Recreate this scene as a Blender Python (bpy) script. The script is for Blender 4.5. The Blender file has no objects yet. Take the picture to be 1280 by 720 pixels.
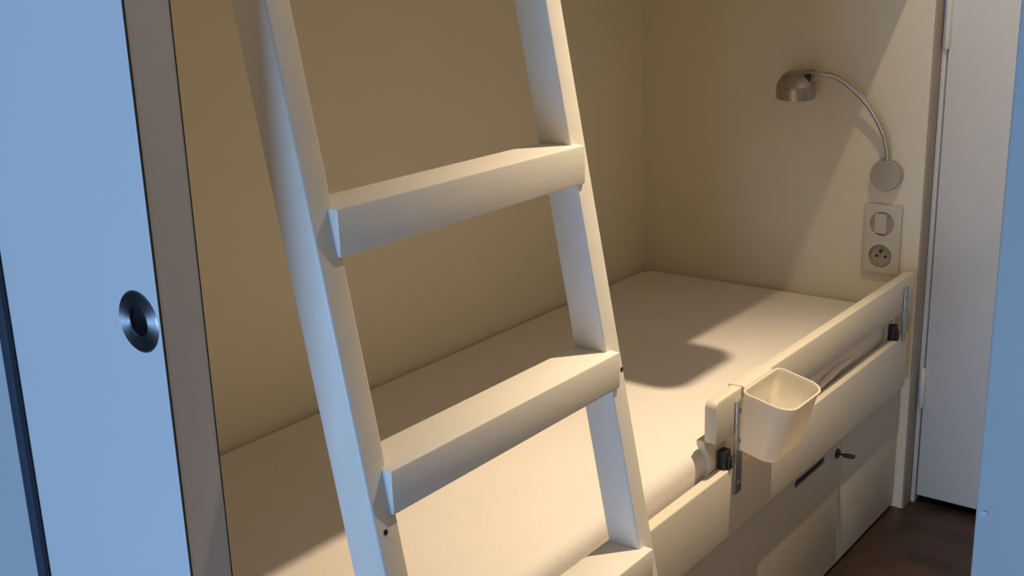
import bpy, bmesh, math, random
from mathutils import Vector, Matrix, noise

random.seed(4)
sc = bpy.context.scene
C = sc.collection
Z0 = 0.475                      # design heights are measured from the mattress top, 0.475 m above the floor


def P(x, y, z):
    return Vector((x, y, z + Z0))


# ------------------------------------------------------------------ camera
yaw, pitch, roll, FPX = 0.661507222, -0.28190648, -0.032087594, 1452.83
cam_data = bpy.data.cameras.new('camera')
cam_data.sensor_fit = 'HORIZONTAL'
cam_data.sensor_width = 36.0
cam_data.lens = FPX * 36.0 / 1280.0
cam_data.clip_start = 0.02
cam = bpy.data.objects.new('camera', cam_data)
C.objects.link(cam)
fw = Vector((math.cos(pitch) * math.cos(yaw), math.cos(pitch) * math.sin(yaw), math.sin(pitch)))
rt = fw.cross(Vector((0, 0, 1))).normalized()
up = rt.cross(fw)
c_, s_ = math.cos(roll), math.sin(roll)
rt2, up2 = c_ * rt + s_ * up, -s_ * rt + c_ * up
M = Matrix((rt2, up2, -fw)).transposed().to_4x4()
M.translation = P(-2.41015, -1.45709, 0.76289)
cam.matrix_world = M
sc.camera = cam

# ------------------------------------------------------------------ light and exposure
sc.view_settings.view_transform = 'Standard'
sc.view_settings.look = 'None'
sc.view_settings.exposure = 0.0
sc.view_settings.gamma = 1.0
sc.view_settings.use_curve_mapping = False

world = bpy.data.worlds.new('world')
sc.world = world
world.use_nodes = True
bg = world.node_tree.nodes['Background']
bg.inputs['Color'].default_value = (0.36, 0.60, 1.0, 1)
bg.inputs['Strength'].default_value = 0.05

# warm halogen spot in the cabin ceiling
LIGHT_POS = P(-0.74, -0.98, 1.62)
def spot(name, energy, cone, blend):
    l = bpy.data.lights.new(name, 'SPOT')
    l.energy = energy
    l.color = (1.0, 0.79, 0.54)
    l.shadow_soft_size = 0.014
    l.spot_size = math.radians(cone)
    l.spot_blend = blend
    o = bpy.data.objects.new(name, l)
    C.objects.link(o)
    o.location = LIGHT_POS
    o.rotation_euler = (P(-1.02, -0.85, 0.0) - LIGHT_POS).to_track_quat('-Z', 'Y').to_euler()


spot('ceiling_spot_core', 110.0, 70, 1.0)
spot('ceiling_spot_spill', 18.0, 150, 0.5)

# daylight from the window of the room behind the camera
wl = bpy.data.lights.new('window_daylight', 'AREA')
wl.shape = 'RECTANGLE'
wl.size, wl.size_y = 0.8, 1.6
wl.energy = 104.0
wl.color = (0.36, 0.60, 1.0)
wlo = bpy.data.objects.new('window_daylight', wl)
C.objects.link(wlo)
wlo.location = P(-5.4, -0.85, -0.1)
wlo.rotation_euler = Vector((1, 0, 0)).to_track_quat('-Z', 'Z').to_euler()


# ------------------------------------------------------------------ materials
def mat(name, color, rough=0.5, metal=0.0, bump=0.0, bscale=200.0, stretch=None, var=0.0, vscale=3.0, **kw):
    m = bpy.data.materials.new(name)
    m.use_nodes = True
    nt = m.node_tree
    b = nt.nodes['Principled BSDF']
    b.inputs['Base Color'].default_value = (*color, 1)
    b.inputs['Roughness'].default_value = rough
    b.inputs['Metallic'].default_value = metal
    for k, v in kw.items():
        b.inputs[k].default_value = v
    tc = nt.nodes.new('ShaderNodeTexCoord')
    mp = nt.nodes.new('ShaderNodeMapping')
    nt.links.new(tc.outputs['Object'], mp.inputs['Vector'])
    if stretch:
        mp.inputs['Scale'].default_value = stretch
    if bump:
        n = nt.nodes.new('ShaderNodeTexNoise')
        n.inputs['Scale'].default_value = bscale
        n.inputs['Detail'].default_value = 4
        nt.links.new(mp.outputs[0], n.inputs['Vector'])
        bp = nt.nodes.new('ShaderNodeBump')
        bp.inputs['Strength'].default_value = bump
        bp.inputs['Distance'].default_value = 0.002
        nt.links.new(n.outputs['Fac'], bp.inputs['Height'])
        nt.links.new(bp.outputs[0], b.inputs['Normal'])
    if var:
        n2 = nt.nodes.new('ShaderNodeTexNoise')
        n2.inputs['Scale'].default_value = vscale
        n2.inputs['Detail'].default_value = 5
        nt.links.new(mp.outputs[0], n2.inputs['Vector'])
        r = nt.nodes.new('ShaderNodeValToRGB')
        lo = [max(0, c * (1 - var)) for c in color]
        hi = [min(1, c * (1 + var)) for c in color]
        r.color_ramp.elements[0].position = 0.3
        r.color_ramp.elements[1].position = 0.7
        r.color_ramp.elements[0].color = (*lo, 1)
        r.color_ramp.elements[1].color = (*hi, 1)
        nt.links.new(n2.outputs['Fac'], r.inputs['Fac'])
        nt.links.new(r.outputs['Color'], b.inputs['Base Color'])
    return m


WALL = mat('cream_wall_paint', (0.82, 0.755, 0.60), 0.6, bump=0.08, bscale=90, var=0.02)
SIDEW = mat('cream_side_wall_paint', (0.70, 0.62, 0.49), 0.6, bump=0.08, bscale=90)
WHITE = mat('white_wood_paint', (0.83, 0.79, 0.71), 0.42, bump=0.12, bscale=60, stretch=(0.25, 4, 4), var=0.02, vscale=8)
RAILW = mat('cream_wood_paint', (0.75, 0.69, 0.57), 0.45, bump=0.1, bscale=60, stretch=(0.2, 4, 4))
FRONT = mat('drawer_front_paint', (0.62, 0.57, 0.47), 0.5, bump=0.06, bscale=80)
DOORW = mat('white_door_paint', (0.74, 0.74, 0.74), 0.45, bump=0.05, bscale=50, var=0.015)
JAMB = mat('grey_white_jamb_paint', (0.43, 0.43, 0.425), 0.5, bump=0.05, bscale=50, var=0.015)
DOORH = mat('hinged_door_paint', (0.80, 0.78, 0.72), 0.4, bump=0.05, bscale=50)
EDGE = mat('taupe_edge_band', (0.74, 0.67, 0.59), 0.55, bump=0.05, bscale=80)
EDGE2 = mat('brown_grey_edge', (0.43, 0.355, 0.275), 0.6, bump=0.05, bscale=80)
SHEET = mat('white_fitted_sheet', (0.83, 0.775, 0.715), 0.95, bump=0.35, bscale=420, var=0.015, vscale=10)
STEEL = mat('brushed_steel', (0.42, 0.40, 0.37), 0.38, 1.0, bump=0.05, bscale=300)
SILVER = mat('silver_lacquer', (0.50, 0.47, 0.42), 0.35, 0.7)
DSTEEL = mat('dark_brushed_steel', (0.10, 0.105, 0.11), 0.5, 0.4, bump=0.03, bscale=400)
ALU = mat('zinc_bracket_metal', (0.50, 0.48, 0.45), 0.4, 0.85)
BLACK = mat('black_plastic', (0.012, 0.011, 0.010), 0.5)
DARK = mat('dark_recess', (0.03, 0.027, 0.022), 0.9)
EDGE_SHADE = mat('dark_edge_shade', (0.03, 0.045, 0.07), 0.7)  # shade at the wall panel end, put into a dark blue colour
PLATE = mat('beige_socket_plastic', (0.62, 0.575, 0.475), 0.4)
PLATE2 = mat('beige_switch_plastic', (0.38, 0.35, 0.28), 0.4)
BRONZE = mat('dark_key_metal', (0.06, 0.05, 0.04), 0.45, 0.8)
PLINTH = mat('black_plinth', (0.02, 0.018, 0.016), 0.8)
CEIL = mat('ceiling_paint', (0.75, 0.73, 0.68), 0.8)
GREYW = mat('blue_grey_wall_paint', (0.50, 0.52, 0.53), 0.6, bump=0.05, bscale=60)


def translucent_white():
    m = mat('translucent_white_plastic', (0.95, 0.93, 0.86), 0.4)
    nt = m.node_tree
    b = nt.nodes['Principled BSDF']
    out = nt.nodes['Material Output']
    t = nt.nodes.new('ShaderNodeBsdfTranslucent')
    t.inputs['Color'].default_value = (0.98, 0.90, 0.77, 1)
    mx = nt.nodes.new('ShaderNodeMixShader')
    mx.inputs[0].default_value = 0.4
    nt.links.new(b.outputs[0], mx.inputs[1])
    nt.links.new(t.outputs[0], mx.inputs[2])
    nt.links.new(mx.outputs[0], out.inputs['Surface'])
    return m


BINM = translucent_white()


def floor_mat():
    m = mat('dark_brown_floor', (0.045, 0.025, 0.018), 0.45, bump=0.15, bscale=30)
    nt = m.node_tree
    b = nt.nodes['Principled BSDF']
    tc = nt.nodes.new('ShaderNodeTexCoord')
    n = nt.nodes.new('ShaderNodeTexNoise')
    n.inputs['Scale'].default_value = 11
    n.inputs['Detail'].default_value = 6
    n.inputs['Roughness'].default_value = 0.6
    nt.links.new(tc.outputs['Object'], n.inputs['Vector'])
    r = nt.nodes.new('ShaderNodeValToRGB')
    r.color_ramp.elements[0].position = 0.35
    r.color_ramp.elements[0].color = (0.020, 0.0115, 0.0085, 1)
    r.color_ramp.elements[1].position = 0.72
    r.color_ramp.elements[1].color = (0.070, 0.032, 0.020, 1)
    nt.links.new(n.outputs['Fac'], r.inputs['Fac'])
    nt.links.new(r.outputs['Color'], b.inputs['Base Color'])
    return m


FLOOR = floor_mat()


# ------------------------------------------------------------------ mesh helpers
def merge(dst, src):
    me = bpy.data.meshes.new('tmp')
    src.to_mesh(me)
    src.free()
    dst.from_mesh(me)
    bpy.data.meshes.remove(me)


def box(bm, x0, x1, y0, y1, z0, z1, r=0.0, seg=2):
    t = bmesh.new()
    bmesh.ops.create_cube(t, size=1)
    for v in t.verts:
        v.co = Vector((x0 if v.co.x < 0 else x1, y0 if v.co.y < 0 else y1, z0 if v.co.z < 0 else z1))
    if r:
        bmesh.ops.bevel(t, geom=list(t.edges), offset=r, segments=seg, profile=0.5, affect='EDGES')
    merge(bm, t)
    return bm


def prism(bm, pts, a, b, axis='x', r=0.0, seg=2):
    """polygon of (u, v) extruded between a and b along an axis"""
    t = bmesh.new()
    mk = {'x': lambda u, v, w: (w, u, v), 'y': lambda u, v, w: (u, w, v), 'z': lambda u, v, w: (u, v, w)}[axis]
    A = [t.verts.new(mk(u, v, a)) for u, v in pts]
    B = [t.verts.new(mk(u, v, b)) for u, v in pts]
    n = len(pts)
    t.faces.new(A)
    t.faces.new(B[::-1])
    for i in range(n):
        t.faces.new((A[i], B[i], B[(i + 1) % n], A[(i + 1) % n]))
    bmesh.ops.recalc_face_normals(t, faces=t.faces)
    if r:
        bmesh.ops.bevel(t, geom=list(t.edges), offset=r, segments=seg, profile=0.5, affect='EDGES')
    merge(bm, t)
    return bm


def lathe(bm, prof, center, axis, n=48, cap=True):
    """profile of (radius, height) turned about an axis through center"""
    t = bmesh.new()
    q = Vector((0, 0, 1)).rotation_difference(Vector(axis).normalized())
    rings = []
    for rr, h in prof:
        ring = []
        for i in range(n):
            a = 2 * math.pi * i / n
            ring.append(t.verts.new(Vector(center) + q @ Vector((rr * math.cos(a), rr * math.sin(a), h))))
        rings.append(ring)
    for a, b in zip(rings, rings[1:]):
        for i in range(n):
            t.faces.new((a[i], a[(i + 1) % n], b[(i + 1) % n], b[i]))
    if cap and prof[0][0] > 0:
        t.faces.new(rings[0][::-1])
    if cap and prof[-1][0] > 0:
        t.faces.new(rings[-1])
    bmesh.ops.remove_doubles(t, verts=t.verts, dist=1e-6)
    bmesh.ops.recalc_face_normals(t, faces=t.faces)
    merge(bm, t)
    return bm


def tube(bm, pts, rad, n=16, sub=8):
    P_ = [Vector(p) for p in pts]
    path = []
    for i in range(len(P_) - 1):
        p0 = P_[max(i - 1, 0)]; p1 = P_[i]; p2 = P_[i + 1]; p3 = P_[min(i + 2, len(P_) - 1)]
        for k in range(sub):
            t = k / sub
            path.append(0.5 * ((2 * p1) + (p2 - p0) * t + (2 * p0 - 5 * p1 + 4 * p2 - p3) * t * t + (3 * p1 - p0 - 3 * p2 + p3) * t ** 3))
    path.append(P_[-1])
    radf = rad if callable(rad) else (lambda s: rad)
    t = bmesh.new()
    rings = []
    ref = Vector((1, 0.13, 0.07)).normalized()
    for i, p in enumerate(path):
        d = (path[min(i + 1, len(path) - 1)] - path[max(i - 1, 0)]).normalized()
        u = (ref - d * ref.dot(d)).normalized()
        v = d.cross(u)
        ref = u
        rr = radf(i / (len(path) - 1))
        rings.append([t.verts.new(p + rr * (math.cos(2 * math.pi * k / n) * u + math.sin(2 * math.pi * k / n) * v)) for k in range(n)])
    for a, b in zip(rings, rings[1:]):
        for k in range(n):
            t.faces.new((a[k], a[(k + 1) % n], b[(k + 1) % n], b[k]))
    t.faces.new(rings[0][::-1])
    t.faces.new(rings[-1])
    bmesh.ops.recalc_face_normals(t, faces=t.faces)
    merge(bm, t)
    return bm


WORLDLOC = {}


def obj(name, bm, material, parent=None, smooth=True, angle=35, cut=None):
    """link a bmesh given in design coordinates as one mesh object"""
    for v in bm.verts:
        v.co.z += Z0
    lo = Vector([min(v.co[i] for v in bm.verts) for i in range(3)])
    hi = Vector([max(v.co[i] for v in bm.verts) for i in range(3)])
    base = Vector(((lo.x + hi.x) / 2, (lo.y + hi.y) / 2, lo.z))
    for v in bm.verts:
        v.co -= base
    me = bpy.data.meshes.new(name)
    bm.to_mesh(me)
    bm.free()
    o = bpy.data.objects.new(name, me)
    C.objects.link(o)
    me.materials.append(material)
    if parent:
        o.parent = parent
        o.location = base - WORLDLOC[parent.name]
    else:
        o.location = base
    WORLDLOC[o.name] = base
    if cut is not None:
        for v in cut.verts:
            v.co.z += Z0
            v.co -= base
        cm = bpy.data.meshes.new('cutter')
        cut.to_mesh(cm)
        cut.free()
        co = bpy.data.objects.new('cutter', cm)
        C.objects.link(co)
        co.matrix_world = Matrix.Translation(base)
        ow = o.parent
        loc = o.location.copy()
        o.parent = None
        o.location = base
        md = o.modifiers.new('cut', 'BOOLEAN')
        md.operation = 'DIFFERENCE'
        md.solver = 'EXACT'
        md.object = co
        bpy.context.view_layer.update()
        dg = bpy.context.evaluated_depsgraph_get()
        new = bpy.data.meshes.new_from_object(o.evaluated_get(dg))
        o.modifiers.clear()
        o.data = new
        new.name = name
        bpy.data.objects.remove(co)
        bpy.data.meshes.remove(cm)
        o.parent = ow
        o.location = loc
        me = new
    if smooth:
        for p in me.polygons:
            p.use_smooth = True
        me.set_sharp_from_angle(angle=math.radians(angle))
    return o


def tag(o, label, cat, group=None, kind=None):
    o['label'] = label
    o['category'] = cat
    if group:
        o['group'] = group
    if kind:
        o['kind'] = kind
    return o


def thing(name, label, cat, loc, group=None):
    o = bpy.data.objects.new(name, None)
    C.objects.link(o)
    o.location = P(*loc)
    o.empty_display_size = 0.05
    WORLDLOC[o.name] = P(*loc)
    return tag(o, label, cat, group)


def struct(name, bm, m, label, cat, **kw):
    o = obj(name, bm, m, **kw)
    return tag(o, label, cat, kind='structure')


NB = bmesh.new
FL, CE = -0.475, 1.65

# ------------------------------------------------------------------ the room
struct('floor', box(NB(), -6.6, 0.6, -3.0, 1.6, FL - 0.05, FL), FLOOR,
       'dark brown mottled floor in front of the bed and the white door', 'floor')
struct('ceiling', box(NB(), -2.6, 0.6, -2.6, 0.05, CE, CE + 0.05), CEIL,
       'plain pale ceiling above the cabin', 'ceiling')
struct('wall_back', box(NB(), -1.86, 0.05, 0.0, 0.05, FL, CE), WALL,
       'long cream alcove wall running behind the mattress', 'wall')
wh = struct('wall_head', box(NB(), 0.0, 0.044, -0.677, 0.0, FL, CE), WALL,
            'cream end wall of the bed carrying the reading lamp', 'wall')
obj('edge_strip', box(NB(), 0.0, 0.044, -0.681, -0.677, FL, CE, 0.0008), EDGE2, wh)['label'] = 'brown grey end edge of the wall'
struct('wall_foot', box(NB(), -1.832, -1.812, -0.63, 0.0, FL, CE), WALL,
       'cream partition at the near end of the bed behind the sliding door', 'wall')
struct('wall_right', box(NB(), -1.82, 0.6, -1.40, -1.36, FL, CE), SIDEW,
       'cream side wall of the cabin opposite the bed', 'wall')

# wall around the sliding-door opening: pocket wall on the left, jamb on the right
pw = struct('wall_left', box(NB(), -1.884, -1.8785, -0.433, 1.5, FL, CE, 0.0008), GREYW,
            'blue-grey wall panel covering the far left end of the sliding door', 'wall')
obj('shade_strip', box(NB(), -1.8838, -1.8785, -0.447, -0.433, FL, CE, 0.0008), EDGE_SHADE, pw)['label'] = 'dark strip standing for shade along the edge of the wall panel'  # dark strip added where the panel end and gap lie in shade
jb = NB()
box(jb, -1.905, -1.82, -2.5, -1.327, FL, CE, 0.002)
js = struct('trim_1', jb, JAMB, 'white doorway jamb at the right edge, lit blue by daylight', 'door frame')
chip = NB()
prism(chip, [(-1.3325, 0.5125), (-1.3305, 0.513), (-1.3292, 0.5115), (-1.3305, 0.5105), (-1.3327, 0.511)], -1.9056, -1.9046, 'x')
obj('paint_chip', chip, GREYW, js)['label'] = 'small grey chip in the paint'

# sliding door with its flush pull
PY, PZ, DX = -0.651, 0.479, -1.877
cutm = lathe(NB(), [(0.0245, -0.01), (0.0245, 0.02)], (DX, PY, PZ), (1, 0, 0), 40)
sd = struct('door_1', box(NB(), DX, -1.834, -0.68, 0.12, FL + 0.008, CE - 0.02, 0.001), DOORW,
            'white sliding door at the left with a round recessed pull, lit blue', 'sliding door', cut=cutm)
es = obj('edge_band', box(NB(), DX + 0.0008, -1.8345, -0.6812, -0.6798, FL + 0.008, CE - 0.02), EDGE, sd)
es['label'] = 'taupe edge of the sliding door'
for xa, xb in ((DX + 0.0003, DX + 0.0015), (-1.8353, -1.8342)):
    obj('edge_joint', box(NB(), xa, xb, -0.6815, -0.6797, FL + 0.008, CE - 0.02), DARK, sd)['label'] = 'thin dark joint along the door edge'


def aniso_mat():
    m = mat('turned_steel', (0.42, 0.44, 0.46), 0.42, 1.0)
    nt = m.node_tree
    b = nt.nodes['Principled BSDF']
    b.inputs['Anisotropic'].default_value = 0.85
    b.inputs['Anisotropic Rotation'].default_value = 0.25
    tg = nt.nodes.new('ShaderNodeTangent')
    tg.direction_type = 'RADIAL'
    tg.axis = 'X'
    nt.links.new(tg.outputs[0], b.inputs['Tangent'])
    return m


pull = obj('flush_pull', lathe(NB(), [(0.0125, 0.0), (0.0135, -0.0012), (0.0255, -0.0012), (0.0268, 0.0), (0.0268, 0.0004), (0.0125, 0.0004)],
                               (DX, PY, PZ), (1, 0, 0), 64, False), aniso_mat(), sd)
pull['label'] = 'round brushed steel pull recessed into the door'
obj('pull_cup', lathe(NB(), [(0.013, 0.0), (0.0128, 0.012), (0.011, 0.0145), (0.0, 0.015)], (DX, PY, PZ), (1, 0, 0), 48, False),
    DSTEEL, pull)['label'] = 'dark round finger hole'

# hinged door at the head end
dk = NB()
box(dk, 0.046, 0.10, -0.6895, -0.681, FL, CE, 0.0008)
struct('trim_2', dk, DOORH, 'narrow white door frame strip beside the bed end wall', 'door frame')
hd = struct('door_2', box(NB(), 0.05, 0.088, -1.30, -0.6925, FL + 0.018, CE - 0.02, 0.0015), DOORH,
            'white hinged door to the right of the wall with the reading lamp', 'door')
for z0, z1 in ((-0.236, -0.152), (0.548, 0.66)):
    h = NB()
    zm = (z0 + z1) / 2
    lathe(h, [(0.0, z0 - 0.006), (0.004, z0 - 0.004), (0.006, z0), (0.006, zm - 0.0006), (0.0046, zm - 0.0005), (0.0046, zm + 0.0005),
              (0.006, zm + 0.0006), (0.006, z1), (0.004, z1 + 0.004), (0.0, z1 + 0.006)], (0.041, -0.691, 0), (0, 0, 1), 20)
    box(h, 0.0485, 0.0505, -0.697, -0.686, z0, z1, 0.0006)
    hh = obj('hinge', h, DOORH, hd)
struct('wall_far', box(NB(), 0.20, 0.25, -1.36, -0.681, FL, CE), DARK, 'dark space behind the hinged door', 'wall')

# ------------------------------------------------------------------ bed frame
RY = -0.68                                             # front face of the side board and guard rail
bed = thing('bunk_bed', 'cream built-in bunk bed with side board, guard rail and drawers below the mattress', 'bed', (-0.9, -0.34, FL))
obj('bed_base', box(NB(), -1.81, -0.004, -0.652, -0.004, -0.165, -0.135, 0.002), FRONT, bed)
obj('side_board', box(NB(), -1.81, -0.045, RY, RY + 0.02, -0.164, -0.043, 0.003, 3), RAILW, bed)


def rounded_rect(x0, x1, z0, z1, r, n=8):
    pts = []
    for cx, cz, a0 in ((x1 - r, z1 - r, 0), (x0 + r, z1 - r, 90), (x0 + r, z0 + r, 180), (x1 - r, z0 + r, 270)):
        for k in range(n + 1):
            a = math.radians(a0 + 90 * k / n)
            pts.append((cx + r * math.cos(a), cz + r * math.sin(a)))
    return pts


gr = NB()
pts = rounded_rect(-0.912, -0.022, 0.014, 0.087, 0.012)
prism(gr, pts, RY, RY + 0.02, 'y', 0.002, 2)
grail = obj('guard_rail', gr, RAILW, bed)
grail['label'] = 'short upper rail with rounded end above the side board'
# brackets that carry the guard rail
for xc, z0, z1 in ((-0.838, -0.092, 0.07), (-0.078, -0.05, 0.066)):
    b = NB()
    box(b, xc - 0.011, xc + 0.011, RY - 0.0045, RY - 0.0002, z0, z1, 0.001)
    br = obj('rail_bracket', b, ALU, bed)
    br['label'] = 'zinc hinge strip joining guard rail and side board'
    for zz in ((z0 + 0.018), (z0 + z1) / 2 + 0.012, z1 - 0.018):
        obj('screw', lathe(NB(), [(0.0042, 0.0), (0.0042, 0.0012), (0.0028, 0.0022), (0.0, 0.0024)], (xc, RY - 0.0045, zz), (0, -1, 0), 16), STEEL, br)
for xc in (-0.862, -0.108):
    b = NB()
    box(b, xc - 0.008, xc + 0.010, RY + 0.003, RY + 0.018, -0.0425, -0.010, 0.002)
    box(b, xc - 0.003, xc + 0.006, RY - 0.002, RY + 0.005, -0.0425, -0.022, 0.0012)
    obj('latch', b, BLACK, bed)['label'] = 'black plastic latch under the guard rail'
for x0, x1, s in ((-0.902, -0.832, 1), (-0.120, -0.085, 1)):
    pr = []
    for k in range(13):
        t = k / 12
        z = -0.060 + t * 0.078
        pr.append((x0 + 0.016 * math.sin(math.pi * min(1, t * 1.15)) - 0.006 * t, z))
    pr += [(x1, 0.018), (x1, -0.060)]
    obj('rail_support', prism(NB(), pr, RY + 0.021, RY + 0.036, 'y', 0.0015), RAILW, bed)['label'] = 'white shaped block behind the rails'

# drawer fronts below
DYF = -0.657
slot = NB()
prism(slot, rounded_rect(-0.551, -0.407, -0.2105, -0.1945, 0.0075), DYF - 0.01, DYF + 0.03, 'y')
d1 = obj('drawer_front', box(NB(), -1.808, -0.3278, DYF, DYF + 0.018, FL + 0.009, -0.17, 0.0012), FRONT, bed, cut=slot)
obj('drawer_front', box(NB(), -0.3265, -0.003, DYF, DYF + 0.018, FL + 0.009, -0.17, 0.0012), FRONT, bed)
obj('grip_slot', box(NB(), -0.5545, -0.4035, DYF + 0.004, DYF + 0.05, -0.2135, -0.1905), DARK, d1)['label'] = 'dark finger slot in the drawer front'  # near-black block just inside the opening, paints the shade of the slot
obj('lock', lathe(NB(), [(0.010, 0.0), (0.010, 0.003), (0.0085, 0.0045), (0.0, 0.0045)], (-0.352, DYF, -0.212), (0, -1, 0), 24), BRONZE, d1)
obj('plinth', box(NB(), -1.808, -0.003, DYF + 0.03, DYF + 0.05, FL, FL + 0.05), PLINTH, bed)
# upper berth: the deck and its front board shade the back of the mattress
ub = thing('upper_bunk', 'upper berth of the built-in bunk above the lower mattress', 'bed', (-0.9, -0.34, 0.86))
obj('deck', prism(NB(), [(-1.808, -0.005), (-0.004, -0.005), (-0.004, -0.65), (-1.22, -0.65), (-1.22, -0.53), (-1.808, -0.53)], 0.83, 0.86, 'z'), WALL, ub)
obj('side_board', box(NB(), -1.22, -0.004, -0.672, -0.652, 0.784, 0.875, 0.003), RAILW, ub)
obj('guard_rail', prism(NB(), rounded_rect(-0.925, -0.022, 0.93, 1.005, 0.012), -0.672, -0.652, 'y', 0.002), RAILW, ub)
for xc in (-0.838, -0.078):
    obj('rail_bracket', box(NB(), xc - 0.011, xc + 0.011, -0.6765, -0.6722, 0.82, 0.99, 0.001), ALU, ub)

# ------------------------------------------------------------------ mattress
def mattress_mesh():
    t = NB()
    x0, x1, y0, y1, zb, zt = -1.80, -0.006, -0.652, -0.004, -0.132, 0.0
    R, fr = 0.055, 0.028

    def outline(inset, n=10):
        out = []
        r = R - inset * 0.6
        xa, xb, ya, yb = x0 + inset, x1 - inset, y0 + inset, y1 - inset
        for cx, cy, a0 in ((xb - r, yb - r, 0), (xa + r, yb - r, 90), (xa + r, ya + r, 180), (xb - r, ya + r, 270)):
            for k in range(n + 1):
                a = math.radians(a0 + 90 * k / n)
                out.append((cx + r * math.cos(a), cy + r * math.sin(a)))
        # densify long sides
        dens = []
        for i, p in enumerate(out):
            q = out[(i + 1) % len(out)]
            L = math.hypot(q[0] - p[0], q[1] - p[1])
            m = max(1, int(L / 0.02))
            for k in range(m):
                dens.append((p[0] + (q[0] - p[0]) * k / m, p[1] + (q[1] - p[1]) * k / m))
        return dens
    levels = [(0.006, zb)]
    for k in range(5):
        levels.append((0.0 + 0.002 * (k == 0), zb + 0.01 + (zt - fr - zb - 0.01) * k / 4))
    for k in range(1, 7):
        a = math.radians(90 * k / 6)
        levels.append((fr * (1 - math.cos(a)), zt - fr + fr * math.sin(a)))
    base = outline(0)
    n = len(base)
    cx, cy = (x0 + x1) / 2, (y0 + y1) / 2
    rings = []
    for ins, z in levels:
        ring = []
        for (x, y) in base:
            # move towards a rounded inner outline
            sx = min(1, ins / max(1e-6, (x1 - x0) / 2))
            px = max(x0 + ins, min(x1 - ins, x)) if ins else x
            py = max(y0 + ins, min(y1 - ins, y)) if ins else y
            # keep the corner round
            for ccx, ccy in ((x1 - R, y1 - R), (x0 + R, y1 - R), (x0 + R, y0 + R), (x1 - R, y0 + R)):
                if (x - ccx) * (ccx - cx) > 0 and (y - ccy) * (ccy - cy) > 0:
                    f = max(0.0, (R - ins) / R)
                    px, py = ccx + (x - ccx) * f, ccy + (y - ccy) * f
                    if ins > R:
                        px = ccx - math.copysign(ins - R, ccx - cx)
                        py = ccy - math.copysign(ins - R, ccy - cy)
            w = noise.noise(Vector((x * 6, y * 6, z * 14))) * 0.002 + noise.noise(Vector((x * 25, y * 25, z * 8))) * 0.001
            dx, dy = px - cx, py - cy
            ny = -1 if abs(y - y0) < 0.06 else 0
            ring.append(t.verts.new((px, py + ny * w * 1.2 * (1 if z < zt - 0.004 else 0), z)))
        rings.append(ring)
    for a, b in zip(rings, rings[1:]):
        for i in range(n):
            t.faces.new((a[i], a[(i + 1) % n], b[(i + 1) % n], b[i]))
    t.faces.new(rings[0][::-1])
    t.faces.new(rings[-1])
    bmesh.ops.remove_doubles(t, verts=t.verts, dist=1e-5)
    bmesh.ops.recalc_face_normals(t, faces=t.faces)
    return t


mt = obj('mattress', mattress_mesh(), SHEET, angle=60)
tag(mt, 'mattress under a white fitted sheet filling the bed alcove', 'mattress')
fold = NB()
tube(fold, [(-0.54, -0.655, -0.044), (-0.48, -0.657, -0.040), (-0.42, -0.657, -0.034), (-0.36, -0.655, -0.030), (-0.30, -0.653, -0.034), (-0.24, -0.651, -0.040)],
     lambda s: 0.001 + 0.0055 * math.sin(math.pi * s) ** 0.8, 14, 8)
obj('sheet_fold', fold, SHEET, mt)['label'] = 'loose fold of sheet over the side board'

# ------------------------------------------------------------------ ladder
SL = 0.189
lad = thing('bunk_ladder', 'white painted wooden ladder with flat treads leaning in front of the bed', 'ladder', (-1.505, -0.87, FL))


def ly(z, back=False):
    return (-0.7545 if back else -0.80) + SL * z


for x0, x1 in ((-1.723, -1.693), (-1.316, -1.285)):
    z0, z1 = FL, 0.99
    s = obj('stringer', prism(NB(), [(ly(z0), z0), (ly(z1), z1), (ly(z1, True), z1), (ly(z0, True), z0)], x0, x1, 'x', 0.003, 3), WHITE, lad)
    for zt in (0.546, 0.302, 0.056):
        z = zt - 0.058 if x0 < -1.5 else zt - 0.028
        xs = -1.7115 if x0 < -1.5 else -1.2895
        if x0 > -1.5 and zt != 0.302:
            continue
        if x0 < -1.5 and zt == 0.546:
            continue
        nrm = Vector((0, -1, SL)).normalized()
        obj('screw', lathe(NB(), [(0.0028, -0.0005), (0.0028, 0.0005), (0.0, 0.0008)], (xs, ly(z), z), nrm, 14), BRONZE, s)
for k, zt in enumerate((0.79, 0.546, 0.302, 0.056, -0.19)):
    yf = -0.8135 + SL * zt
    bm = box(NB(), -1.7005, -1.3035, yf + 0.001, yf + 0.0595, zt - 0.0455, zt, 0.0022, 2)
    obj('tread', bm, WHITE, lad)

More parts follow.
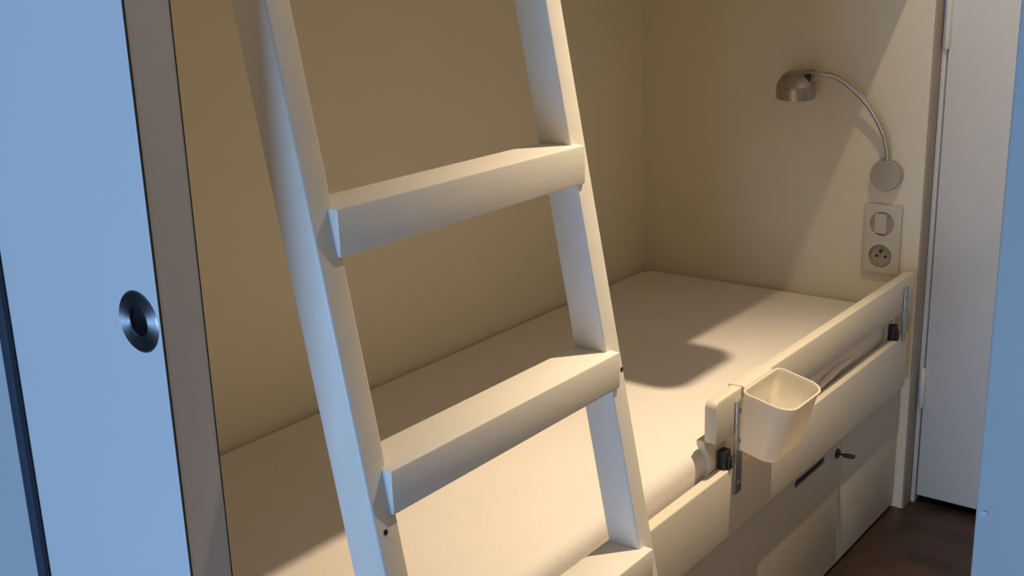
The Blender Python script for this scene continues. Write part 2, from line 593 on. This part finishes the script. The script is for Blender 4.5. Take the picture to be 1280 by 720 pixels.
# ------------------------------------------------------------------ plastic bin hung on the rail
def make_bin(label, loc, sc_=1.0):
    root = thing('storage_bin', label, 'container', loc)
    tilt = Matrix.Rotation(math.radians(13), 3, 'X')

    def rr(xh, y0, y1, r, z, rb=None, n=8):
        rb = r if rb is None else rb
        out = []
        for cx, cy, a0, q in ((xh - r, y1 - rb, 0, rb), (-xh + r, y1 - rb, 90, rb), (-xh + r, y0 + r, 180, r), (xh - r, y0 + r, 270, r)):
            for k in range(n + 1):
                a = math.radians(a0 + 90 * k / n)
                ccx = (xh - q) if cx > 0 else (-xh + q)
                out.append(Vector((ccx + q * math.cos(a), cy + q * math.sin(a), z)))
        return out
    secs = [rr(0.055, -0.074, -0.014, 0.016, -0.104, 0.012), rr(0.060, -0.079, -0.008, 0.021, -0.101, 0.014), rr(0.0615, -0.081, -0.005, 0.023, -0.095, 0.014),
            rr(0.066, -0.0865, -0.003, 0.028, -0.004, 0.013), rr(0.0685, -0.0885, -0.0015, 0.030, -0.001, 0.013), rr(0.0685, -0.0885, -0.0015, 0.030, 0.001, 0.013),
            rr(0.0655, -0.0855, -0.0045, 0.028, 0.001, 0.011), rr(0.0645, -0.0845, -0.0055, 0.027, -0.004, 0.011),
            rr(0.0600, -0.0795, -0.0075, 0.020, -0.095, 0.012), rr(0.054, -0.073, -0.012, 0.016, -0.100, 0.010)]
    t = NB()
    rings = []
    for s in secs:
        rings.append([t.verts.new(Vector(loc) + Vector((0, -0.0065 * sc_, 0)) + tilt @ (p * sc_)) for p in s])
    n = len(rings[0])
    for a, b in zip(rings, rings[1:]):
        for i in range(n):
            t.faces.new((a[i], a[(i + 1) % n], b[(i + 1) % n], b[i]))
    t.faces.new(rings[0][::-1])
    t.faces.new(rings[-1])
    bmesh.ops.recalc_face_normals(t, faces=t.faces)
    obj('bin_body', t, BINM, root, angle=50)
    # hook over the rail
    hk = NB()
    w = 0.05
    outer = [(-0.0075, -0.006), (-0.006, 0.0006), (-0.0025, 0.0024), (0.012, 0.0024), (0.0215, 0.0022), (0.0235, -0.001), (0.0235, -0.014)]
    inner = [(-0.0058, -0.006), (-0.004, -0.001), (-0.0018, 0.0006), (0.012, 0.0006), (0.0205, 0.0006), (0.0218, -0.0015), (0.0218, -0.014)]
    poly = [(loc[1] + y, loc[2] + z) for y, z in outer + inner[::-1]]
    prism(hk, poly, loc[0] - w * sc_, loc[0] + w * sc_, 'x')
    obj('hook', hk, BINM, root)
    return root


make_bin('white plastic bin hooked over the guard rail beside the mattress', (-0.777, RY, 0.0865))
make_bin('small white plastic bin hooked on the side board of the upper berth', (-0.668, -0.672, 0.8745), 0.87)

# ------------------------------------------------------------------ key in the drawer lock
ky = NB()
box(ky, -0.3550, -0.3490, -0.672, -0.6548, -0.2132, -0.2108, 0.0006)
prism(ky, rounded_rect(-0.3605, -0.3435, -0.694, -0.670, 0.006), -0.2138, -0.2102, 'z', 0.0006)
tag(obj('key', ky, BRONZE), 'small dark key standing in the drawer lock below the bed', 'key')

# ------------------------------------------------------------------ reading lamp
lp = thing('reading_lamp', 'silver curved arm reading lamp mounted on the end wall above the socket', 'lamp', (0, -0.6, 0.25))
obj('wall_mount', lathe(NB(), [(0.0, -0.0005), (0.032, -0.0005), (0.033, -0.003), (0.033, -0.0195), (0.0315, -0.0215), (0.0, -0.022)][::-1],
                        (0, -0.602, 0.284), (1, 0, 0), 48), SILVER, lp)
arm_pts = [(-0.013, -0.602, 0.312), (-0.015, -0.602, 0.335), (-0.022, -0.588, 0.385), (-0.032, -0.553, 0.441), (-0.045, -0.501, 0.486), (-0.053, -0.466, 0.495), (-0.055, -0.440, 0.496)]
obj('arm', tube(NB(), arm_pts, 0.0058, 16, 10), SILVER, lp)
hc = (-0.056, -0.411, 0.462)
hx = Vector((-0.10, -0.06, 1)).normalized()
hp = [(0.0, -0.010), (0.034, -0.010), (0.038, -0.013), (0.0393, -0.0185), (0.0408, -0.0185), (0.0414, -0.016), (0.0414, 0.0065), (0.0404, 0.0075), (0.0404, 0.009), (0.0412, 0.010),
      (0.0398, 0.0135), (0.036, 0.0205), (0.030, 0.0285), (0.0235, 0.0345), (0.0165, 0.0375), (0.0, 0.0385)]
head = obj('lamp_shade', lathe(NB(), hp, hc, hx, 56), STEEL, lp)
obj('collar', tube(NB(), [(-0.054, -0.449, 0.496), (-0.056, -0.427, 0.495)], 0.0085, 16, 2), STEEL, lp)
obj('swivel', tube(NB(), [(-0.066, -0.441, 0.495), (-0.066, -0.441, 0.474)], 0.006, 12, 2), BLACK, lp)

# ------------------------------------------------------------------ switch and socket plate
SY = -0.5985
pl = thing('wall_socket', 'beige double plate with switch above round socket below the lamp', 'socket', (0, SY, 0.068))
swz, soz = 0.1785, 0.107
holes = lathe(NB(), [(0.0262, -0.004), (0.0262, 0.02)], (-0.010, SY + 0.001, swz), (-1, 0, 0), 48)
lathe(holes, [(0.0250, -0.0075), (0.0262, 0.02)], (-0.010, SY + 0.001, soz), (-1, 0, 0), 48)
plate = obj('cover_plate', box(NB(), -0.011, -0.0002, SY - 0.0405, SY + 0.0405, 0.068, 0.219, 0.0025, 3), PLATE, pl, cut=holes)
sw = obj('switch', lathe(NB(), [(0.0255, 0.0), (0.0255, 0.0012), (0.0, 0.0012)], (-0.0062, SY + 0.001, swz), (-1, 0, 0), 40), PLATE2, pl)
rk = NB()
t = bmesh.new()
bmesh.ops.create_cube(t, size=1)
for v in t.verts:
    s = v.co.y
    v.co = Vector((-0.0072 if v.co.x > 0 else (-0.0165 if s < 0 else -0.0120), SY + 0.003 + s * 0.027, swz + v.co.z * 0.043))
bmesh.ops.bevel(t, geom=list(t.edges), offset=0.0012, segments=2, affect='EDGES')
merge(rk, t)
obj('rocker', rk, PLATE, sw)
so = obj('outlet', lathe(NB(), [(0.0248, 0.0), (0.0248, 0.0062), (0.0232, 0.0078), (0.0222, 0.0062), (0.0212, 0.0008), (0.0, 0.0008)], (-0.0028, SY + 0.001, soz), (-1, 0, 0), 48), PLATE2, pl)
for dy in (0.0095, -0.0095):
    obj('pin_hole', lathe(NB(), [(0.0034, 0.0), (0.0034, 0.0012), (0.0, 0.0012)], (-0.0030, SY + 0.001 + dy, soz - 0.002), (-1, 0, 0), 16), BLACK, so)
obj('earth_pin', lathe(NB(), [(0.0030, 0.0), (0.0030, 0.008), (0.0018, 0.0095), (0.0, 0.0095)], (-0.0032, SY + 0.001, soz + 0.010), (-1, 0, 0), 16), BRONZE, so)
